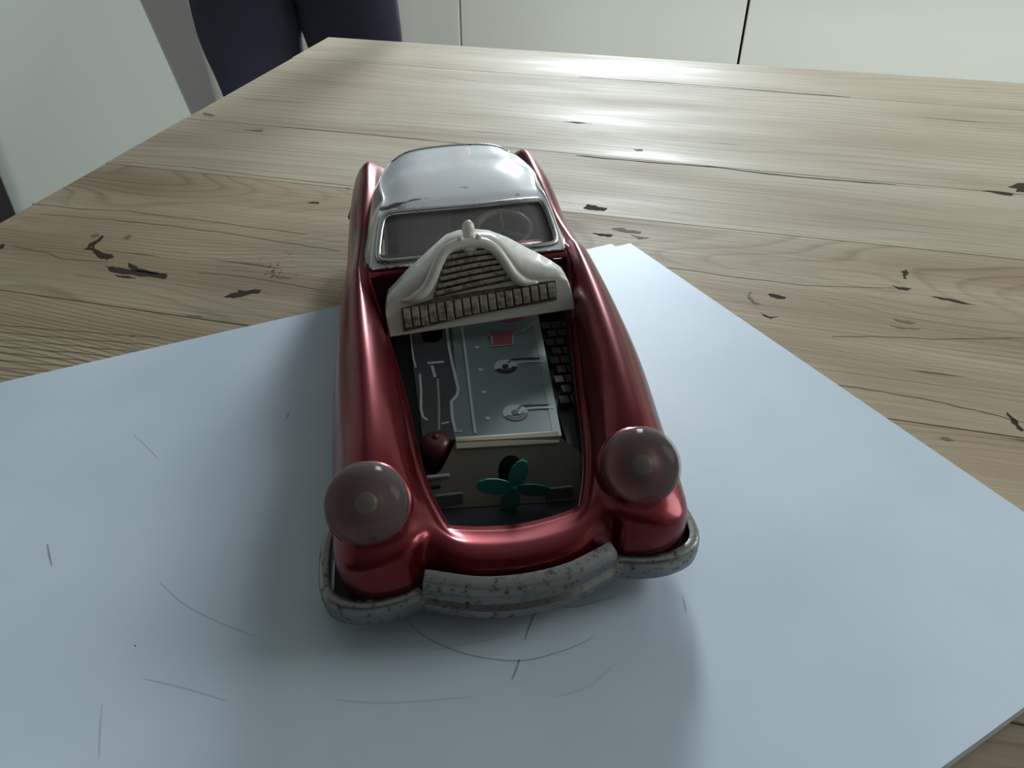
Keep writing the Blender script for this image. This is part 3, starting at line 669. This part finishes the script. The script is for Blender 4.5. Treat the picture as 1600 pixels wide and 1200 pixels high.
def disc(x, y, r, m, dz, name, squash=1, a0=0, a1=360, r0=0):
    c = cat_(x, y, ZB); n = 28; pts = []
    for k in range(n+1):
        a = math.radians(a0+(a1-a0)*k/n); pts.append((c.x+r*math.cos(a), c.y+r*math.sin(a), ZB+dz-.02))
    if r0:
        for k in range(n, -1, -1):
            a = math.radians(a0+(a1-a0)*k/n); pts.append((c.x+r0*math.cos(a), c.y+r0*math.sin(a), ZB+dz-.02))
    elif a1-a0 == 360: pts = pts[:-1]
    return MB().prism(pts, (0, 0, .025)).build(name, m, blk, scale=CM)
for x, y in ((745,543),(751,578),(756,613),(762,654)): disc(x, y, .09, M_pw, .015, 'printed_dot')
for x, y in ((790,573),(805,645)):
    disc(x, y, .43, M_pw, .014, 'printed_ring', a0=-10, a1=215, r0=.14)
    disc(x, y, .43, M_ink, .016, 'printed_ring', a0=200, a1=350, r0=.22)
    disc(x, y, .13, M_ink, .016, 'printed_dot')
    line([(x+4, y-5), (x+10, y-11), (x+24, y-12), (x+54, y-13)], .06, M_ink, .026)
    line([(x+5, y+2), (x+14, y-5), (x+30, y-7), (x+60, y-8)], .11, M_pw, .024)
printed([(762,526),(768,522),(768,518),(800,516),(803,522),(803,540),(770,543)], M_pr, 'printed_red_tab')
disc(795, 488, .75, M_pr, .013, 'printed_red_disc'); line([(762,524),(768,527),(769,542),(801,539),(802,524),(815,520),(826,512),(834,505)], .05, M_pw, .03)
printed([(657,520),(692,515),(690,530),(680,536),(662,535)], M_yel, 'printed_yellow_patch')
# side flange of the block with brick-like cooling fins
sd = MB(); sd.prism([(tr.x-.12, tr.y, 1.3), (tr.x+.16, tr.y, 1.3), (br_.x+.16, br_.y, 1.3), (br_.x-.12, br_.y, 1.3)], (0, 0, 1.47)); sd.build('engine_side', M_litho2, car, scale=CM)
p0, p1 = cat_(848,505,2.2), cat_(880,620,2.2)
for r in range(9):
    for c in range(3):
        v = p0.y+(p1.y-p0.y)*r/8; u = tr.x+.42+.42*c+(.18 if r % 2 else 0)-.004*r*8
        MB().box((u, v, 1.95), (.38, .44, .3)).build('cooling_fin', M_cfin if 'M_cfin' in globals() else globals().setdefault('M_cfin', mat('fin_grey', srgb(58,56,50), .5)), car, scale=CM, bevel=.0003)
MB().box((3.0, 8.0, 1.6), (1.4, 9, .4)).build('engine_tray', M_dk, car, scale=CM)
MB().box((-2.75, 8.0, 1.6), (1.2, 9, .4)).build('engine_tray', M_dk, car, scale=CM)
# front panel with a round hole
pl, pr = cat_(712,686,2.85), cat_(872,677,2.85)
e = (pr-pl).normalized(); W_ = (pr-pl).length; fwd = Vector((e.y, -e.x, 0))
def fp(x, z, d=0): return pl+e*x+fwd*d+Vector((0, 0, z-pl.z))
fpn = MB(); cx, cz, r_ = W_*.52, 2.0, .42; N_ = 32; outer = []; inner = []
corners = [(W_, 2.85), (0, 2.85), (-.5, 2.15), (-.9, 1.9), (-.9, 1.15), (W_+.8, 1.15), (W_+.8, 2.3)]
def hit(a):
    dx_, dz_ = math.cos(a), math.sin(a); best = 9
    for (x0, z0), (x1, z1) in zip(corners, corners[1:]+corners[:1]):
        den = dx_*(z1-z0)-dz_*(x1-x0)
        if abs(den) < 1e-9: continue
        t = ((x0-cx)*(z1-z0)-(z0-cz)*(x1-x0))/den; s = ((x0-cx)*dz_-(z0-cz)*dx_)/den
        if t > 0 and -1e-6 <= s <= 1+1e-6: best = min(best, t)
    return cx+dx_*best, cz+dz_*best
angs = sorted([2*math.pi*k/N_ for k in range(N_)]+[math.atan2(z-cz, x-cx) % (2*math.pi) for x, z in corners])
for a in angs: outer.append(hit(a)); inner.append((cx+r_*math.cos(a), cz+r_*math.sin(a)))
n = len(angs); vs = [fp(x, z, .12+(2.85-z)*.75) for x, z in outer]+[fp(x, z, .12+(2.85-z)*.75) for x, z in inner]
fpn.add(vs, [(i, (i+1) % n, n+(i+1) % n, n+i) for i in range(n)])
fpo = fpn.build('front_panel', M_tin, car, scale=CM, solid=.0005)  # cream panel; its shade is put into this darker colour
ft = MB(); ft.prism([fp(0, 2.80, -.12), fp(W_, 2.80, -.12), fp(W_, 2.84, .08), fp(W_, 2.70, .34), fp(0, 2.70, .34), fp(0, 2.84, .08)], (0, 0, .05)); ft.build('panel_fold', M_cream, fpo, scale=CM, bevel=.0003)
MB().box(fp(-.62, 2.05, .85), (.75, .12, .12)).build('panel_tab', M_pw, fpo, scale=CM, bevel=.0003)
MB().box(fp(-.3, 1.5, 1.35), (.9, .1, .5)).build('lower_bracket', M_litho2, car, scale=CM, bevel=.0003)
MB().box(fp(W_-.1, 1.5, 1.35), (.9, .1, .5)).build('lower_bracket', M_litho2, car, scale=CM, bevel=.0003)
# teal fan
fc = fp(cx+.02, 2.05, 1.5); fan = None
hub = MB().lathe([(0, -.12), (.16, -.12), (.16, .1), (0, .18)], 16, Matrix.Translation(fc) @ Matrix.Rotation(math.pi/2, 4, 'X')).build('fan', M_teal, car, smooth=True, scale=CM)
for k in range(4):
    a = math.radians(78+90*k); ca, sa = math.cos(a), math.sin(a); pts = []
    for t in range(12):
        q = 2*math.pi*t/12; x, y = .62+.60*math.cos(q), .30*math.sin(q)
        pts.append(fc+e*(x*ca-y*sa)+Vector((0, 0, x*sa+y*ca))+fwd*(.04*math.sin(q)+.06))
    MB().prism(pts, fwd*.05).build('fan_blade', M_teal, hub, scale=CM)
# red distributor cap
rc = cat_(681,694,2.6)
capo = MB().lathe([(0, .32), (.25, .3), (.44, .18), (.5, 0), (.5, -.5), (0, -.5)], 24, Matrix.Translation(rc)).build('distributor_cap', M_bred, car, smooth=True, scale=CM)
tag(capo, 'dark red round cap'); MB().lathe([(0, .42), (.1, .4), (.12, .28), (0, .28)], 12, Matrix.Translation(rc)).build('cap_knob', M_bred, capo, smooth=True, scale=CM)
# ------------------------------------------------------------------ ivory grille piece standing in the bay
G0 = CO+Matrix.Rotation(CA, 3, 'Z') @ Vector((0, .1040, .0378)); tiltn = Matrix.Rotation(CA, 3, 'Z') @ Vector((0, -math.cos(math.radians(28)), math.sin(math.radians(28))))
gr = thing('grille_ornament', 'ivory plastic crown-shaped grille ornament propped across the open engine bay', 'ornament', (G0.x, G0.y, G0.z), CA)
Rg = Matrix.Rotation(-CA, 3, 'Z')
def gl(px, py, d=0): return (Rg @ (on_plane(px, py, G0, tiltn)+tiltn*d*CM-G0))/CM
front = [(608,527),(602,490),(606,474),(620,467),(640,463),(655,455),(668,435),(682,408),(700,388),(720,378),(745,374),(768,376),(785,388),(800,408),(815,428),(830,437),(850,436),(872,434),(886,439),(892,452),(900,483)]
bk = [(608,524),(604,487),(608,472),(620,460),(638,440),(655,425),(668,413),(682,400),(700,384),(720,377),(745,375),(768,377),(785,383),(800,389),(815,397),(830,405),(850,415),(868,425),(884,436),(892,452),(900,481)]
Fp = [gl(x, y) for x, y in front]; Bp = []
for (x, y), f in zip(bk, Fp): 
    p = gl(x, y); Bp.append(Vector((p.x, p.y, p.z))+Vector((0, .95, .0)))
mid = [f.lerp(b, .35)+Vector((0, 0, .10)) for f, b in zip(Fp, Bp)]
n = len(Fp); sh = MB(); sh.add(Fp+mid+Bp, [(i, i+1, n+i+1, n+i) for i in range(n-1)]+[(n+i, n+i+1, 2*n+i+1, 2*n+i) for i in range(n-1)])
sh.build('shell', M_ivory, gr, smooth=True, scale=CM, solid=.0008)
fc_ = MB(); fc_.prism(Fp, (Rg @ -tiltn)*.22); fc_.build('front_plate', M_ivory, gr, scale=CM, bevel=.0004)
# rounded rim round the louvre field
rim = [(628,470),(645,467),(662,456),(674,437),(684,413),(695,393),(712,383),(735,379),(758,381),(776,393),(790,412),(803,431),(818,441),(840,441)]
Q = [gl(x, y, .06) for x, y in rim]; QQ = []
for i in range(len(Q)-1):
    for k in range(4): QQ.append(crom(Q, i, k/4))
QQ.append(Q[-1]); MB().tube(QQ, [min(.21, .05+.03*min(i, len(QQ)-1-i)) for i in range(len(QQ))], 10).build('rim', M_ivory, gr, smooth=True, scale=CM)
nn = Rg @ tiltn
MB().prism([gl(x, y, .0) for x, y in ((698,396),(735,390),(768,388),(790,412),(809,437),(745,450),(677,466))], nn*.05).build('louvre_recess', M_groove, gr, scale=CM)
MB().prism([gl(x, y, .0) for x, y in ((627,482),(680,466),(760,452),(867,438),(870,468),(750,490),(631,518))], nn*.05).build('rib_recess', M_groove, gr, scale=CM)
NL = 6
for k in range(NL):
    t = (k+.5)/NL; y0 = 398+t*62; 
    xl, xr = 697-t*20, 769+t*38; yl, yr = 397+t*67, 388+t*47
    MB().strip([gl(xl+2, yl, .04), gl((xl+xr)/2, (yl+yr)/2-1, .08), gl(xr-2, yr, .04)], .145, nn, .10).build('slat', M_rib, gr, scale=CM, bevel=.0002)
NR = 18
for k in range(NR):
    t = (k+.5)/NR; xt, yt = 628+t*238, 481-t*42; xb, yb_ = 632+t*237, 517-t*49
    if k in (2, 5): yb_ += 2
    MB().strip([gl(xt, yt+2, .04), gl((xt+xb)/2, (yt+yb_)/2, .09), gl(xb, yb_-4, .04)], .27, nn, .10).build('rib', M_rib, gr, scale=CM, bevel=.0003)
kc = gl(733,372, -.1)
MB().lathe([(0, -.5), (.28, -.45), (.24, -.1), (.17, .1), (.2, .25), (.17, .42), (.08, .52), (0, .54)], 16, Matrix.Translation(kc) @ Matrix.Rotation(math.radians(-18), 4, 'X') @ Matrix.Scale(1.25, 4)).build('knob', M_ivory, gr, smooth=True, scale=CM)
for x, y in ((719,374),(747,371)):
    MB().lathe([(0, -.13), (.1, -.09), (.13, 0), (.1, .09), (0, .13)], 12, Matrix.Translation(gl(x, y, .15))).build('bead', M_ivory, gr, smooth=True, scale=CM)
# ------------------------------------------------------------------ person standing behind the table corner (only the trousers show)
PX, PY = -.272, 1.06
per = thing('person', 'person in navy blue trousers standing behind the far left table corner', 'person', (PX, PY, 0), 0)
def skin(name, verts, edges, radii, m, sub=2, parent=per, root=0):
    me = bpy.data.meshes.new(name); me.from_pydata(verts, edges, []); o = bpy.data.objects.new(name, me); COL.objects.link(o); o.parent = parent
    me.materials.append(m); md = o.modifiers.new('skin', 'SKIN'); md.use_smooth_shade = True
    sv = me.skin_vertices[0].data
    for i, r in enumerate(radii): sv[i].radius = (r if isinstance(r, tuple) else (r, r)); sv[i].use_root = (i == root)
    s = o.modifiers.new('sub', 'SUBSURF'); s.levels = s.render_levels = sub
    return o
skin('body', [(0,.02,.92),(0,.02,1.15),(0,.02,1.36),(0,.02,1.46),(0,0,1.54),(0,0,1.62),(0,0,1.70),(-.17,.02,1.38),(-.21,.03,1.15),(-.2,-.03,.985),(.17,.02,1.38),(.21,.03,1.15),(.2,-.03,.985)],
     [(0,1),(1,2),(2,3),(3,4),(4,5),(5,6),(2,7),(7,8),(8,9),(2,10),(10,11),(11,12)],
     [.09,.09,.10,.055,.07,.085,.06,.055,.04,.03,.055,.04,.03], M_skin)
skin('shirt', [(0,.02,.88),(0,.02,1.12),(0,.02,1.36),(0,.02,1.43),(-.17,.02,1.37),(-.205,.03,1.14),(.17,.02,1.37),(.205,.03,1.14)],
     [(0,1),(1,2),(2,3),(2,4),(4,5),(2,6),(6,7)], [(.15,.11),(.13,.11),(.15,.11),.07,.07,.055,.07,.055], M_shirt)
skin('hair', [(0,.02,1.66),(0,.03,1.72)], [(0,1)], [(.09,.1),(.075,.08)], M_hair)
for s in (-1, 1):
    skin('hand', [(s*.2,-.025,1.035),(s*.2,-.04,.970),(s*.2,-.047,.930),(s*.199,-.05,.895)], [(0,1),(1,2),(2,3)], [(.026,.026),(.022,.03),(.018,.042),(.016,.044)], M_skin)
    for k in range(4):
        y = -.083+k*.021; L_k = (.0, .008, .004, -.010)[k]
        skin('finger', [(s*.199,y,.925),(s*.198,y,.890),(s*.192,y+.001,.860-L_k*.5),(s*.182,y+.001,.837-L_k)], [(0,1),(1,2),(2,3)], [.011,.0105,.0095,.008], M_skin, 1)
    skin('thumb', [(s*.198,-.06,.960),(s*.192,-.098,.935),(s*.186,-.108,.900)], [(0,1),(1,2)], [.014,.012,.009], M_skin, 1)
    MB().lathe([(0,-.012),(.01,-.006),(.012,0),(.01,.006),(0,.012)], 10, Matrix.Translation((s*.032,-.075,1.63))).build('eye', M_eye, per, smooth=True)
    skin('ear', [(s*.083,.005,1.60),(s*.088,.01,1.64)], [(0,1)], [(.01,.014),(.01,.016)], M_skin, 1)
    skin('shoe', [(s*.085,.05,.04),(s*.09,-.08,.035),(s*.095,-.16,.03)], [(0,1),(1,2)], [(.045,.045),(.045,.04),(.035,.03)], M_shoe)
skin('nose', [(0,-.085,1.63),(0,-.105,1.595)], [(0,1)], [.008,.013], M_skin, 1)
skin('mouth', [(-.022,-.082,1.565),(0,-.086,1.563),(.022,-.082,1.565)], [(0,1),(1,2)], [.005,.007,.005], mat('lips', srgb(170,95,90), .4), 1)
skin('trousers', [(0,.02,.98),(0,.02,.90),(0,.01,.84),(-.066,0,.79),(-.066,0,.735),(-.069,0,.70),(-.060,0,.66),(-.050,.01,.45),(-.075,.03,.09),(.060,0,.79),(.060,0,.735),(.068,0,.70),(.066,0,.66),(.075,.01,.45),(.085,.03,.09)],
     [(0,1),(1,2),(2,3),(3,4),(4,5),(5,6),(6,7),(7,8),(2,9),(9,10),(10,11),(11,12),(12,13),(13,14)],
     [(.12,.10),(.11,.11),(.075,.10),(.050,.08),(.045,.075),(.031,.07),(.028,.065),(.035,.05),(.04,.05),(.048,.08),(.042,.075),(.034,.07),(.036,.065),(.04,.05),(.04,.05)], M_navy)
